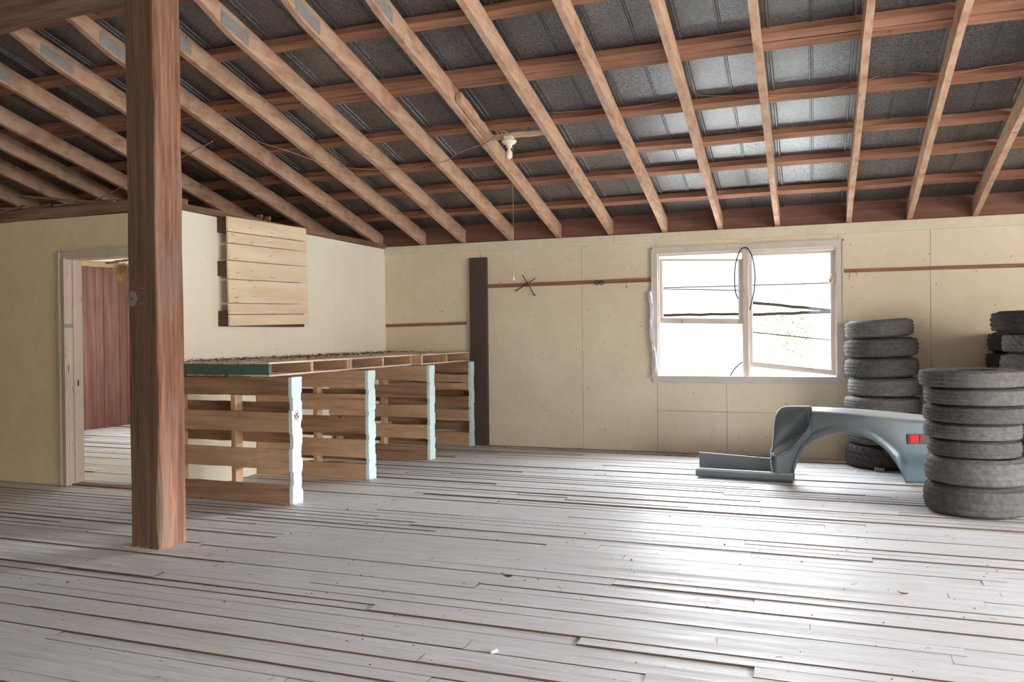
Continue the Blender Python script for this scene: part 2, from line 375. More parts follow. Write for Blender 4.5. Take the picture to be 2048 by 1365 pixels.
# rafters
RXS = [-9.1, -8.53, -7.86, -7.28, -6.78, -6.1, -5.43, -4.85, -4.28, -3.77, -3.18, -2.62, -2.04, -1.46, -.89, -.33, .33, .86, 1.42, 2.0, 2.57, 3.14, 3.71, 4.28, 4.85, 5.42]
desc = ['above the far left corner of the partition', 'over the left end of the door wall', 'left of the big post, third up from the door wall', 'left of the big post, fourth up from the door wall', 'left of the big post, passing above the door casing',
        'left of the big post, nail plate below the overhead beam', 'crossing just behind the big post, nail plate by the beam', 'emerging right of the post towards the side wall corner',
        'meeting the back wall left of the dark column', 'ending above the dark column', 'ending just right of the dark column',
        'holding the left end of the bulb batten', 'holding the right end of the bulb batten', 'first one right of the two holding the bulb',
        'ending above the left window casing', 'ending above the window mullion', 'ending above the right window casing',
        'ending above the leaning back tyre stack', 'ending above the right hand tyre stacks']
def rafter(i, x):
    bm = bmesh.new(); rr_ = random.Random(i*13+5); w = .047; prev = None
    ysr = [D+.3, 8.0, 7.2, 6.4, 5.6, 4.95, 4.62, 4.3, 3.4, 2.4, RY]
    for j, yv in enumerate(ysr):
        dz = 0 if yv > 4.6 else min((4.62-yv)*.16, .05)
        ox = rr_.uniform(-.006, .006)*(j > 0); oz = rr_.uniform(-.002, .003)
        zt = zroof(yv, .155); zb = zroof(yv, dz)+oz
        ring = [bm.verts.new((ox+sx*w/2+rr_.uniform(-.001, .001), yv, z_)) for sx, z_ in ((-1, zb), (1, zb), (1, zt), (-1, zt))]
        if prev:
            for q in range(4): bm.faces.new((prev[q], prev[(q+1) % 4], ring[(q+1) % 4], ring[q]))
        else: bm.faces.new(ring[::-1])
        prev = ring
    bm.faces.new(prev)
    bmesh.ops.translate(bm, verts=bm.verts, vec=(0, -4, -3)); bmesh.ops.rotate(bm, verts=bm.verts, matrix=Matrix.Rotation(math.radians(-90), 3, 'Z'))
    o = link('rafter', bm, 'rafter', loc=(x, 4, 3)); o.rotation_euler.z = math.radians(90)
    d = desc[i-1] if 0 <= i-1 < len(desc) else ('out of sight beyond the right edge' if i > 5 else 'in the dark far left of the roof')
    tag(o, 'pine rafter '+d, 'rafter', 'pine rafters under the roof')
    # pressed nail plate on the side of the splice
    if x < -2.5 and x > -8:
        pb = bmesh.new(); xs = w/2+.0095
        y0, y1 = 4.51, 4.79
        q = [(y1, .02), (y0, .02), (y0, .108), (y1, .108)]
        vsf = [pb.verts.new((x_, yv, zroof(yv, dz))) for x_ in (xs-.012, xs) for yv, dz in q]
        for fc in ((4, 5, 6, 7), (3, 2, 1, 0), (0, 1, 5, 4), (1, 2, 6, 5), (2, 3, 7, 6), (3, 0, 4, 7)): pb.faces.new([vsf[a] for a in fc])
        for iy in range(9):
            for iz in range(4):
                yv = y0+.02+iy*.03; dz = .03+iz*.021
                for e in (0,):
                    c0 = Vector((xs+.0015, yv, zroof(yv, dz))); box(pb, c0-Vector((.0015, .0045, .003)), c0+Vector((.001, .0045, .003)))
        bmesh.ops.translate(pb, verts=pb.verts, vec=(0, -4, -3)); bmesh.ops.rotate(pb, verts=pb.verts, matrix=Matrix.Rotation(math.radians(-90), 3, 'Z'))
        np_ = link('nail_plate', pb, 'plateiron', o)
    return o
for i, x in enumerate(RXS): rafter(i, x)
for i, x in enumerate(RXS[::2]):
    o = timber('rafter', (x, -6.2, zroof(-6.2, 0)), (x, RY, zroof(RY, 0)), .047, .15, 'rafter', seed=i)
    tag(o, 'pine rafter of the roof slope behind the viewer', 'rafter', 'rafters of the rear roof slope')
# purlins
PY = [8.21, 7.62, 7.13, 6.53, 5.85, 5.10, 4.45, 3.85, 3.2, 2.5, 1.8, .6, -.4, -1.6, -2.8, -4.2, -5.6]
pn = ['lowest one, just above the back wall', 'second up from the back wall', 'third up from the back wall', 'fourth up, with a thin cable lying along it', 'fifth up, doubled with a second timber', 'sixth up, cut by the top of the picture', 'seventh up, seen only at the upper left', 'eighth up, seen only behind the overhead beam']
nrm = Vector((0, SL, 1)).normalized()
for i, yv in enumerate(PY):
    up = nrm if yv > RY else Vector((0, -SL, 1)).normalized()
    yc = yv-.045
    for e in ((0, .0), (1, -.1))[:2 if i == 4 else 1]:
        y2 = yc+e[1]; o = timber('roof_purlin', (-10.2, y2, zroof(y2, .155)), (6.1, y2, zroof(y2, .155)), .092, .052, 'purlin', up=up, wob=.006, seg=26, seed=i*3+e[0])
        if i < 8: tag(o, 'reddish pine purlin crossing the rafters, '+(pn[i] if not e[0] else 'upper half of the doubled pair'), 'purlin', 'pine purlins under the roofing')
        else: tag(o, 'reddish pine purlin out of the picture overhead', 'purlin', 'purlins beyond the picture')
# boards at the head of the back wall
tag(timber('trim_1', (-10.1, D+.04, 2.303), (6.1, D+.04, 2.303), .03, .214, 'fascia', seg=12, seed=4), kind='structure')
zt0 = hit(1200, 491, 1, D).z
bm = bmesh.new(); box(bm, (XS, D-.024, zt0), (-2.0, D, 2.305)); box(bm, (-1.998, D-.024, zt0-.002), (2.2, D, 2.303)); box(bm, (2.202, D-.024, zt0), (6.1, D, 2.305))
tag(link('trim_2', bm, 'topboard'), kind='structure')
# thin nailing rails on the back wall
def rail(n, p0, p1, h, th=.014):
    a, b = hit(*p0, 1, D-th), hit(*p1, 1, D-th); o = timber('trim_%d' % n, (a.x, D-th/2, a.z-h/2), (b.x, D-th/2, b.z-h/2), th, h, 'rail', wob=.0015, seed=n); tag(o, kind='structure'); return o
rail(3, (974, 573), (1304, 560), .042); rail(4, (1685, 542), (2047, 531), .035); rail(5, (772, 652), (932, 647), .036)
a = hit(2047, 531, 1, D-.007); tag(timber('trim_6', (a.x, D-.007, a.z-.018), (6, D-.007, a.z-.018), .014, .035, 'rail'), kind='structure')
# top plates of the partition walls
tag(timber('trim_7', (XS-.04, YD-.03, 2.287), (XS-.04, D, 2.287), .13, .05, 'plate', wob=.004, seg=14, seed=9), kind='structure')
tag(timber('trim_8', (-10.1, YD+.05, 2.287), (XS+.02, YD+.05, 2.287), .14, .09, 'plate', wob=.008, seg=14, seed=10), kind='structure')
bm = bmesh.new(); rr_ = random.Random(5)
for k in range(34):
    c0 = Vector((rr_.uniform(-6.9, -5.3), YD+rr_.uniform(-.02, .1), 2.385+rr_.uniform(0, .02))); L = rr_.uniform(.05, .3); an = rr_.uniform(-.5, .5)
    d = Vector((math.cos(an), math.sin(an)*.4, rr_.uniform(-.1, .1)))*L/2; tube(bm, [c0-d, c0+d], rr_.uniform(.003, .012), 5)
tag(link('twig_litter', bm, 'plate'), 'heap of twigs and dust along the top of the door wall', 'litter', kind='stuff')
o = timber('loose_board', hit(45, 396, 1, YD+.02), hit(160, 405, 1, YD+.02), .05, .02, 'plate', seed=77)
tag(o, 'short loose board propped on top of the door wall', 'board')
o = tag(boxo('timber_block', (0, 0, 0), (.05, .03, .035), 'rail'), 'left one of two small wooden blocks on the partition above the pale boards', 'block', 'blocks on the partition top')
p = hit(513, 438, 0, XS+.01); o.location = (p.x, p.y, 2.337)
o2 = o.copy(); S.collection.objects.link(o2); p = hit(529, 441, 0, XS+.01); o2.location = (p.x, p.y, 2.337); o2['label'] = 'right one of two small wooden blocks on the partition above the pale boards'

# ------------------------------------------------------------------ door
bm = bmesh.new()
cw = .075
box(bm, (DX0-cw, YD-.018, 0), (DX0, YD, DZ+.07)); box(bm, (DX1, YD-.018, 0), (DX1+cw, YD, DZ+.07)); box(bm, (DX0, YD-.017, DZ), (DX1, YD, DZ+.07))
box(bm, (DX0-.018, YD-.03, 0), (DX0-.004, YD-.018, DZ+.01)); box(bm, (DX0-cw-.004, YD-.028, 0), (DX0-cw+.012, YD-.018, DZ+.075)); box(bm, (DX0-cw, YD-.028, DZ+.06), (DX1+cw, YD-.018, DZ+.075))
dr = tag(link('door_1', bm, 'doorcase'), kind='structure')
bm = bmesh.new(); box(bm, (DX0-.02, YD-.002, 0), (DX0, YD+.15, DZ+.02)); box(bm, (DX1, YD-.002, 0), (DX1+.02, YD+.15, DZ+.02)); box(bm, (DX0, YD-.002, DZ), (DX1, YD+.15, DZ+.02)); box(bm, (DX0, YD+.05, 0), (DX0+.01, YD+.08, DZ))
link('door_frame', bm, 'doorcase', dr)
link('door_sill', (lambda b: (box(b, (DX0, YD+.02, -.005), (DX1, YD+.13, .012)), b)[1])(bmesh.new()), 'plate', dr)
for nm, pa, pb_ in (('hinge_plate', (128, 648), (150, 656)), ('latch_plate', (152, 761), (158, 772)), ('hinge_plate', (136, 731), (139, 746))):
    a, b = hit(*pa, 0, DX0+.001), hit(*pb_, 0, DX0+.001); boxo(nm, (DX0-.001, a.y, b.z), (DX0+.003, b.y, a.z), 'iron' if nm[0] == 'l' else 'galv', dr)
# hanging lath and straw nest in the far room
o = timber('ceiling_timber', hit(140, 530, 1, 6.1), hit(236, 537, 1, 6.4), .03, .055, 'hatch', seed=3)
tag(o, 'pale timber lath hanging below the ceiling beyond the doorway', 'lath')
o = timber('ceiling_timber', hit(215, 528, 1, 6.2), hit(258, 522, 1, 6.5), .05, .02, 'plate', seed=4)
tag(o, 'grey broken board sagging beside the straw nest beyond the doorway', 'lath')
bm = bmesh.new(); c0 = hit(242, 537, 1, 6.4); rr_ = random.Random(8)
for k in range(150):
    d = Vector((rr_.gauss(0, 1), rr_.gauss(0, 1), rr_.gauss(0, 1))).normalized(); p = c0+Vector((d.x*.045+.02, d.y*.03, d.z*.03)); q = Vector((rr_.gauss(0, .05), rr_.gauss(0, .03), rr_.gauss(-.02, .025))); tube(bm, [p-q, p+q*.3, p+q+Vector((0, 0, -.012))], .0022, 3)
for k in range(40):
    p = c0+Vector((rr_.uniform(-.03, .02), 0, -.05)); tube(bm, [p, p+Vector((rr_.uniform(-.03, .01), 0, rr_.uniform(-.09, -.02)))], .0025, 3)
tag(link('straw_nest', bm, 'straw'), 'ragged straw bird nest hanging from the ceiling beyond the doorway', 'nest')

# ------------------------------------------------------------------ big post and overhead beam
PX0, PX1, PY0, PY1 = -3.832, -3.612, 3.765, 3.985
bm = bmesh.new(); rr_ = random.Random(2); prev = None; NZ = 60
for k in range(NZ+1):
    z = 3.5*k/NZ; ch = .008+.012*abs(noise.noise(Vector((3.1, 0, z*1.4))))
    ch2 = .006+.03*max(0, noise.noise(Vector((7.7, 2, z*1.7))))
    e = lambda s_: .004*noise.noise(Vector((s_, 1.3, z*3)))
    sh = -.03*z/3.5*0
    ps = [(PX0+e(1), PY0+.006), (PX0+.008, PY0+e(2)), (PX1-ch2+e(3), PY0+e(4)), (PX1+e(5), PY0+ch2), (PX1+e(6), PY1-ch), (PX1-ch, PY1), (PX0+.01, PY1), (PX0+e(7), PY1-.01)]
    ring = [bm.verts.new((a_-PX0-.11, b_-PY0-.11, z)) for a_, b_ in ps]
    if prev:
        for q in range(8): bm.faces.new((prev[q], prev[(q+1) % 8], ring[(q+1) % 8], ring[q]))
    else: bm.faces.new(ring[::-1])
    prev = ring
bm.faces.new(prev)
post = link('timber_post', bm, 'post', loc=(PX0+.11, PY0+.11, 0)); post.rotation_euler.y = math.radians(-.0)
tag(post, 'massive rough square timber post standing in front of the doorway', 'post')
bm = bmesh.new(); bmesh.ops.create_cone(bm, cap_ends=True, segments=32, radius1=.034, radius2=.034, depth=.004); bmesh.ops.rotate(bm, verts=bm.verts, matrix=Matrix.Rotation(math.radians(90), 3, 'X'))
bm2 = bmesh.new()
c0 = hit(264, 598, 1, PY0-.006)
dsk = link('tin_disc', bm, 'galv', loc=c0); dsk.scale = (1.05, 1, 1.35); tag(dsk, 'grey oval tin disc nailed to the front of the big post', 'disc')
bm2.free()
bm = bmesh.new(); lathe(bm, [(.001, .003), (.006, .002), (.007, 0)], seg=10); bmesh.ops.rotate(bm, verts=bm.verts, matrix=Matrix.Rotation(math.radians(90), 3, 'X')); link('nail_head', bm, 'iron', dsk, loc=(0, -.002, 0))
for k, (px, py) in enumerate(((290, 913), (287, 1069), (285, 577), (283, 608))):
    c0 = hit(px, py, 1, PY0-.001); bm = bmesh.new(); box(bm, (-.006 if k < 2 else -.012, -.003, -.007 if k < 2 else -.002), (.006 if k < 2 else .012, .002, .009 if k < 2 else .002))
    o = link('bolt_hole' if k < 2 else 'staple', bm, 'iron' if k < 2 else 'galv', post); o.location = (c0.x-post.location.x, c0.y-post.location.y, c0.z)
zb = hit(253, 8, 1, 3.96).z; pf, pn = hit(0, 70, 2, zb), hit(0, 42, 2, zb); pr = Vector((PX0-.004, 3.96, zb)); df = (pf-pr).normalized()
pr2 = pr+Vector((0, -.075, 0)); far = pf+Vector((.0, -.075, 0)); far = pr2+(far-pr2).normalized()*3.2
o = timber('roof_beam', far, pr2, .15, .26, 'plate', wob=.006, seg=14, seed=21)
tag(o, 'heavy grey brown beam overhead joining the top of the big post', 'beam')

# dark column on the back wall
o = boxo('wall_column', (hit(940, 700, 1, D-.05).x, D-.05, 0), (hit(974, 700, 1, D-.05).x, D, hit(950, 516, 1, D-.05).z), 'darkpost', bev=.004)
tag(o, 'dark brown stained timber column against the back wall beside the pallet bench', 'column')

# ------------------------------------------------------------------ boarded hatch on the side wall
h = empty('board_hatch', (XS, 6.2, 1.35)); tag(h, 'pale new boards stapled over battens, fixed high on the side wall', 'board panel')
XF = XS+.125; ptl, ptr, pbl, pbr = hit(455, 432, 0, XF), hit(612, 457, 0, XF), hit(460, 653, 0, XF), hit(617, 649, 0, XF)
cuts = [0, .14, .245, .40, .572, .79, .893, 1.0]
Lh = Matrix.Translation(-h.location)
for k in range(7):
    bm = bmesh.new(); pts = []
    for xx in (XF-.018, XF):
        for (a, b, e) in ((ptl, pbl, -1), (ptr, pbr, 1)):
            for cc in (cuts[k]+.0035, cuts[k+1]-.0035):
                q = a.lerp(b, cc); pts.append((xx, q.y+random.uniform(-.003, .003), q.z))
    vs = [bm.verts.new(Vector(q)-h.location) for q in pts]
    for fc in ((0, 2, 3, 1), (4, 5, 7, 6), (0, 1, 5, 4), (2, 6, 7, 3), (0, 4, 6, 2), (1, 3, 7, 5)): bm.faces.new([vs[q] for q in fc])
    bmesh.ops.rotate(bm, verts=bm.verts, matrix=Matrix.Rotation(math.radians(-90), 3, 'Z'))
    o = link('board', bm, 'hatch', h); o.rotation_euler.z = math.radians(90)
for pa, pb_ in (((437, 434), (455, 465)), ((438, 522), (455, 552)), ((440, 622), (458, 653))):
    z1, z0 = hit(445, pa[1], 0, XS+.05).z, hit(445, pb_[1], 0, XS+.05).z
    bm = bmesh.new(); box(bm, (XS+.001, ptl.y+.015, z0), (XF-.019, ptr.y-.02, z1)); bmesh.ops.translate(bm, verts=bm.verts, vec=-h.location); link('batten', bm, 'hatch_edge', h)
rr_ = random.Random(6)
for k in range(24):
    yv = rr_.choice((ptl.y+.1, ptl.y+.32, ptl.y+.6))+rr_.uniform(-.04, .04); z = rr_.uniform(pbl.z+.04, ptl.z-.05); w_ = rr_.uniform(.012, .026); bm = bmesh.new()
    tube(bm, [Vector((XF+.001, yv-w_, z))-h.location, Vector((XF+.004, yv, z+rr_.uniform(-.004, .0)))-h.location, Vector((XF+.001, yv+w_, z+.002))-h.location], .0016, 4)
    link('staple', bm, 'iron', h)

# ------------------------------------------------------------------ pallets
def slab(name, a, b, mat, parent, wob=.004, n=8, axis=0, seed=0, ends=0):
    """Board with wavy edges; long in the given axis."""
    rr_ = random.Random(seed); bm = bmesh.new(); prev = None; ln = b[axis]-a[axis]; ot = [k for k in range(3) if k != axis]
    for k in range(n+1):
        ps = []
        for u, v_ in ((0, 0), (1, 0), (1, 1), (0, 1)):
            q = [0, 0, 0]; q[axis] = ln*k/n; q[ot[0]] = (0, b[ot[0]]-a[ot[0]])[u]; q[ot[1]] = (0, b[ot[1]]-a[ot[1]])[v_]+rr_.uniform(-wob, wob); ps.append(bm.verts.new(q))
        if prev:
            for i in range(4): bm.faces.new((prev[i], prev[(i+1) % 4], ps[(i+1) % 4], ps[i]))
        else: bm.faces.new(ps[::-1])
        prev = ps
    bm.faces.new(prev)
    if axis == 1:
        bmesh.ops.rotate(bm, verts=bm.verts, matrix=Matrix.Rotation(math.radians(-90), 3, 'Z')); o = link(name, bm, mat, parent, a); o.rotation_euler.z = math.radians(90)
    elif axis == 2:
        bmesh.ops.rotate(bm, verts=bm.verts, matrix=Matrix.Rotation(math.radians(90), 3, 'Y')); o = link(name, bm, mat, parent, a); o.rotation_euler.y = math.radians(-90)
    else: o = link(name, bm, mat, parent, a)
    return o
fronts = [[(.81, .95), (.54, .69), (.262, .414), (0, .147)],
          [(.80, .95), (.60, .745), (.40, .55), (.19, .35), (0, .14)],
          [(.80, .95), (.62, .75), (.42, .55), (.21, .35), (0, .14)],
          [(.83, .95), (.72, .81), (.63, .71), (.44, .56), (.29, .41), (0, .15)]]
backs = [[(.84, .95), (.63, .755), (.445, .56), (.25, .33), (0, .10)],
         [(.88, .95), (.62, .78), (.36, .47), (.15, .2), (0, .09)],
         [(.87, .95), (.57, .72), (.36, .46), (.16, .2), (0, .1)],
         [(.8, .95), (.5, .62), (.17, .26), (0, .1)]]
PYs = [(5.08, 1.15), (6.17, 1.16), (7.37, 1.17), (8.42, 1.16)]
lab = ['upright wooden pallet nearest the big post, its pale blue end marked with rust', 'second upright pallet under the bench, counting from the big post', 'third upright pallet under the bench, counting from the big post', 'upright pallet with warped boards under the bench, next to the dark column']
for i, (py, wd) in enumerate(PYs):
    x1 = -3.615 if i else -3.62; x0 = XS+.012; T = .125
    e = empty('upright_pallet', (x0, py, 0)); tag(e, lab[i], 'pallet', 'upright pallets carrying the bench'); w = x1-x0
    for q, (a, b) in enumerate(fronts[i]):
        slab('slat', (.0, 0, a+.003), (w-.03, .018, b), 'pallet' if (q+i) % 3 else 'pallet_dark', e, .003 if i < 3 else .010, 8, 0, i*20+q)
    for q, (a, b) in enumerate(backs[i]):
        slab('slat', (.0, T-.02, a+.003), (w-.03, T-.002, b), 'pallet_dark', e, .003, 8, 0, i*20+q+9)
    for xs_ in (.06, w*.51): slab('stringer', (xs_, .0185, .004), (xs_+.038, T-.0205, .948), 'pallet', e, .002, 10, 2, i+int(xs_*10))
    bm = bmesh.new(); prev = None; rr_ = random.Random(i+50)
    NZ = 60
    for k in range(NZ+1):
        z = .951*k/NZ; inf = any(a-.01 < z < b+.01 for a, b in fronts[i]); inb = any(a-.01 < z < b+.01 for a, b in backs[i])
        ya = .0+(.0 if inf else .013)+rr_.uniform(-.0015, .0015); yb = T-(.0 if inb else .015)+rr_.uniform(-.0015, .0015)
        if i == 3: ya -= 0; yb = yb*.8
        ring = [bm.verts.new(p_) for p_ in ((w-.030, ya, z), (w+rr_.uniform(-.002, .002), ya, z), (w+rr_.uniform(-.002, .002), yb, z), (w-.030, yb, z))]
        if prev:
            for q in range(4): bm.faces.new((prev[q], prev[(q+1) % 4], ring[(q+1) % 4], ring[q]))
        else: bm.faces.new(ring[::-1])
        prev = ring
    bm.faces.new(prev)
    o = link('end_stringer', bm, 'blue', e); o['label'] = 'pale blue flaking end'
    if i == 0:
        bm = bmesh.new(); c0 = Vector((w+.002, .055, .66))
        for k in range(26):
            an = k*.7; rr2 = .008+k*.0009; q = c0+Vector((0, math.cos(an)*rr2, math.sin(an)*rr2*1.3)); tube(bm, [q, q+Vector((.003, random.uniform(-.012, .012), random.uniform(-.012, .012)))], .0025, 4)
        link('rust_stain', bm, plain('rust', (150, 84, 44), .9), e)
# flat pallets making the bench top
EX = -3.79
ye = [hit(px, py, 0, EX).y for px, py in ((538, 740), (700, 733), (825, 722), (916, 713))]
ye[3] = D-.03
flab = ['flat pallet with a dark green front edge, end of the bench nearest the big post', 'flat pallet in the middle of the bench top', 'flat pallet at the far end of the bench top, against the back wall']
for i in range(3):
    a, b = ye[i]+.003, ye[i+1]-.003; z0, z1 = .957, 1.062; Ln = b-a
    e = empty('flat_pallet', (XS+.004, a, z0)); tag(e, flab[i], 'pallet', 'flat pallets forming the bench top'); w = EX-(XS+.004)-(.0 if i < 2 else -.1)
    for q, yy in enumerate((0, Ln/2-.02, Ln-.04)):
        o = slab('stringer', (.0, yy, .0125), (w-.005, yy+.038, z1-z0-.0135), 'green' if (i == 0 and q == 0) else 'pallet', e, .002, 8, 0, q)
        if i == 0 and q == 0: o['label'] = 'dark green painted front board'
    NS = 7
    for q in range(NS):
        xa = w*q/NS+.012; xb = w*(q+1)/NS-(.012 if q < NS-1 else 0)
        slab('slat', (xa, -.003, z1-z0-.013), (xb, Ln+.001, z1-z0), 'deck', e, .0015, 8, 1, q+i)
    for q in range(5):
        xa = w*q/5+.03; xb = w*(q+1)/5-(.03 if q < 4 else 0); slab('slat', (xa, 0, 0), (xb, Ln, .0122), 'deck' if q == 4 else 'pallet', e, .0015, 8, 1, q+i)
# litter on the bench top
bm = bmesh.new(); rr_ = random.Random(11)
for k in range(620):
    x = XS+.05+abs(rr_.gauss(0, .3)); x = min(x, EX-.03); yv = rr_.uniform(5.12, 8.5); L = rr_.uniform(.008, .05); an = rr_.uniform(0, 6.28); z = 1.066
    if rr_.random() < .6: tube(bm, [(x, yv, z), (x+L*math.cos(an), yv+L*math.sin(an), z+rr_.uniform(0, .018))], rr_.uniform(.001, .004), 3)
    else:
        s_ = rr_.uniform(.006, .018); vs = [bm.verts.new((x+s_*math.cos(an+j*2.1), yv+s_*math.sin(an+j*2.1), z+rr_.uniform(0, .012))) for j in range(3)]; bm.faces.new(vs)
tag(link('leaf_litter', bm, 'litter', recalc=False), 'dry twigs, leaves and dust lying over the pallet bench top', 'litter', kind='stuff')

# ------------------------------------------------------------------ window
def wp(cx, cyy, y=D): return hit(1260+cx/3.79, 440+cyy/3.79, 1, y)     # detail measurements of the window
bm = bmesh.new(); th = .025
x0, x1 = WX0, WX1; z0, z1 = WZ0, WZ1
box(bm, (x0-.045, D-th, z0-.02), (x0+.015, D, z1+.06)); box(bm, (x1-.02, D-th, z0-.02), (x1+.04, D, z1+.06)); box(bm, (x0+.015, D-th, z1-.005), (x1-.02, D, z1+.06))
box(bm, (x0-.05, D-th-.008, z0-.02), (x0-.035, D-th, z1+.06)); box(bm, (x1+.03, D-th-.008, z0-.02), (x1+.045, D-th, z1+.06)); box(bm, (x0-.05, D-th-.008, z1+.045), (x1+.045, D-th, z1+.062))
win = tag(link('window_1', bm, 'casing'), kind='structure')
bm = bmesh.new(); box(bm, (x0, D, z0), (x0+.03, D+.11, z1)); box(bm, (x1-.03, D, z0), (x1, D+.11, z1)); box(bm, (x0+.03, D, z1-.03), (x1-.03, D+.11, z1)); box(bm, (x0+.03, D+.03, z0), (x1-.03, D+.11, z0+.006))
link('window_frame', bm, 'casing', win)
bm = bmesh.new(); box(bm, (x0-.06, D-.05, z0-.012), (x1+.06, D+.03, z0+.006)); box(bm, (x0-.04, D-.02, z0-.07), (x1+.05, D, z0-.012)); link('window_sill', bm, 'casing', win)
mx0, mx1 = wp(862, 900).x, wp(900, 900).x
bm = bmesh.new(); box(bm, (mx0, D-.012, z0), (mx1, D+.1, z1)); box(bm, (mx0-.012, D+.01, z0), (mx1+.012, D+.07, z1)); link('window_mullion', bm, 'casing', win)
def sash(name, P, sw, label_, yo, mat='casing', t_=.036, glass=True):
    """P: four corners tl,tr,br,bl (x,z) of the outer edge; rails may slope."""
    e = empty(name, (P[3][0], yo, P[3][1])); e.parent = win; e['label'] = label_; o0 = e.location
    def quad(nm, a, b, c, d, m_, y0, y1):
        bm = bmesh.new(); vs = [bm.verts.new(Vector((q[0], yy, q[1]))-o0) for yy in (y0, y1) for q in (a, b, c, d)]
        for fc in ((0, 1, 2, 3), (7, 6, 5, 4), (0, 4, 5, 1), (1, 5, 6, 2), (2, 6, 7, 3), (3, 7, 4, 0)): bm.faces.new([vs[k] for k in fc])
        return link(nm, bm, m_, e)
    tl, tr, br, bl = P; l_, t2, r_, b_ = sw
    sl = (br[1]-bl[1])/(br[0]-bl[0]); st = (tr[1]-tl[1])/(tr[0]-tl[0])
    zb = lambda x, o: bl[1]+sl*(x-bl[0])+o; zt = lambda x, o: tl[1]+st*(x-tl[0])-o
    X0, X1 = bl[0], br[0]
    quad('stile', tl, (X0+l_, zt(X0+l_, 0)), (X0+l_, zb(X0+l_, 0)), bl, mat, yo, yo+t_)
    quad('stile', (X1-r_, zt(X1-r_, 0)), tr, br, (X1-r_, zb(X1-r_, 0)), mat, yo, yo+t_)
    quad('bottom_rail', (X0+l_, zb(X0+l_, b_)), (X1-r_, zb(X1-r_, b_)), (X1-r_, zb(X1-r_, 0)), (X0+l_, zb(X0+l_, 0)), mat, yo+.001, yo+t_-.001)
    quad('top_rail', (X0+l_, zt(X0+l_, 0)), (X1-r_, zt(X1-r_, 0)), (X1-r_, zt(X1-r_, t2)), (X0+l_, zt(X0+l_, t2)), mat, yo+.001, yo+t_-.001)
    if glass: quad('pane', (X0+l_, zt(X0+l_, t2)), (X1-r_, zt(X1-r_, t2)), (X1-r_, zb(X1-r_, b_)), (X0+l_, zb(X0+l_, b_)), 'glass', yo+.016, yo+.019)
    return e, zb
q = lambda cx, cyy, y_=D+.03: (wp(cx, cyy, y_).x, wp(cx, cyy, y_).z)
sash('sash', [q(222, 296), (mx0-.001, q(855, 296)[1]), (mx0-.001, q(855, 792)[1]), q(222, 783)], (.038, .022, .05, .055), 'upper left sash, tilted, with its lower rail across mid window', D+.03)
sash('sash', [(mx1+.001, z1-.032), (x1-.031, z1-.034), (x1-.031, q(1560, 1182)[1]), (mx1+.001, q(900, 1112)[1])], (.035, .03, .045, .052), 'sagging right sash whose bottom rail slopes down', D+.03)
def bar(name, a, b, r_, mat, y_=D+.075, flat=False):
    pa, pb_ = wp(*a, y_), wp(*b, y_)
    if flat: o = timber(name, pa-Vector((0, 0, r_)), pb_-Vector((0, 0, r_)), .02, 2*r_, mat, seed=3)
    else:
        bm = bmesh.new(); tube(bm, [pa, pb_], r_, 6); o = link(name, bm, mat)
    o.parent = win; return o
bar('glazing_bar', (235, 516), (840, 500), .005, 'bars'); bar('glazing_bar', (235, 524), (840, 535), .005, 'bars')
bar('glazing_bar', (925, 497), (1560, 478), .005, 'bars'); bar('glazing_bar', (925, 852), (1560, 916), .006, 'bars')
bar('outer_slat', (215, 724), (860, 715), .013, 'bars', D+.09, True); bar('outer_slat', (905, 720), (1560, 699), .014, 'bars', D+.09, True); bar('outer_slat', (905, 626), (1560, 692), .014, 'bars', D+.12, True)
# cable loop hung over the mullion, hose, plastic film, rag
pts = []
for k in range(33):
    an = math.radians(222-264*k/32+0)
    cxx = 870+78*math.cos(an); cyy_ = 440-230*math.sin(an)
    if k == 0: cxx, cyy_ = 822, 598
    if k == 32: cxx, cyy_ = 908, 685
    pts.append(wp(cxx, cyy_, D-.035))
bm = bmesh.new(); tube(bm, smooth_pts(pts, 3), .006, 8); tag(link('cable_loop', bm, 'black', smooth=True), 'black cable looped over the window mullion', 'cable')
bm = bmesh.new(); tube(bm, smooth_pts([wp(866, 1075, D+.06), wp(835, 1090, D+.05), wp(800, 1122, D+.04), wp(775, 1155, D+.03), wp(758, 1188, D+.02)], 5), .008, 8)
tag(link('hose_end', bm, 'black', smooth=True), 'curved end of black hose at the foot of the open left window', 'hose')
bm = bmesh.new(); rr_ = random.Random(4); prev = None
for k in range(26):
    u = k/25; cx_ = 152+u*45+8*math.sin(u*9); w_ = .020*(1-.6*u)+.006*rr_.random(); c0 = wp(cx_-6, 540+u*610, D-.03)
    ring = [bm.verts.new(c0+Vector(((j-2)/2*w_, -rr_.uniform(0, .03)+.0, rr_.uniform(-.004, .004)))) for j in range(5)]
    if prev:
        for j in range(4): bm.faces.new((prev[j], prev[j+1], ring[j+1], ring[j]))
    prev = ring
o = link('plastic_film', bm, 'film', smooth=True); o.modifiers.new('t', 'SOLIDIFY').thickness = .002
tag(o, 'crumpled strip of white plastic film hanging beside the left window casing', 'plastic film')
bm = bmesh.new(); bmesh.ops.create_icosphere(bm, subdivisions=3, radius=.05)
for v_ in bm.verts:
    n_ = noise.noise(v_.co*40)*.018; v_.co = Vector((v_.co.x*.5, v_.co.y*.35, v_.co.z*.85))+v_.co.normalized()*n_; v_.co.x -= .25*(v_.co.z < 0)*abs(v_.co.z)
tag(link('rag', bm, 'dust', loc=wp(1532, 445, D-.0), smooth=True), 'small pale rag stuffed into the right side of the window frame', 'rag')
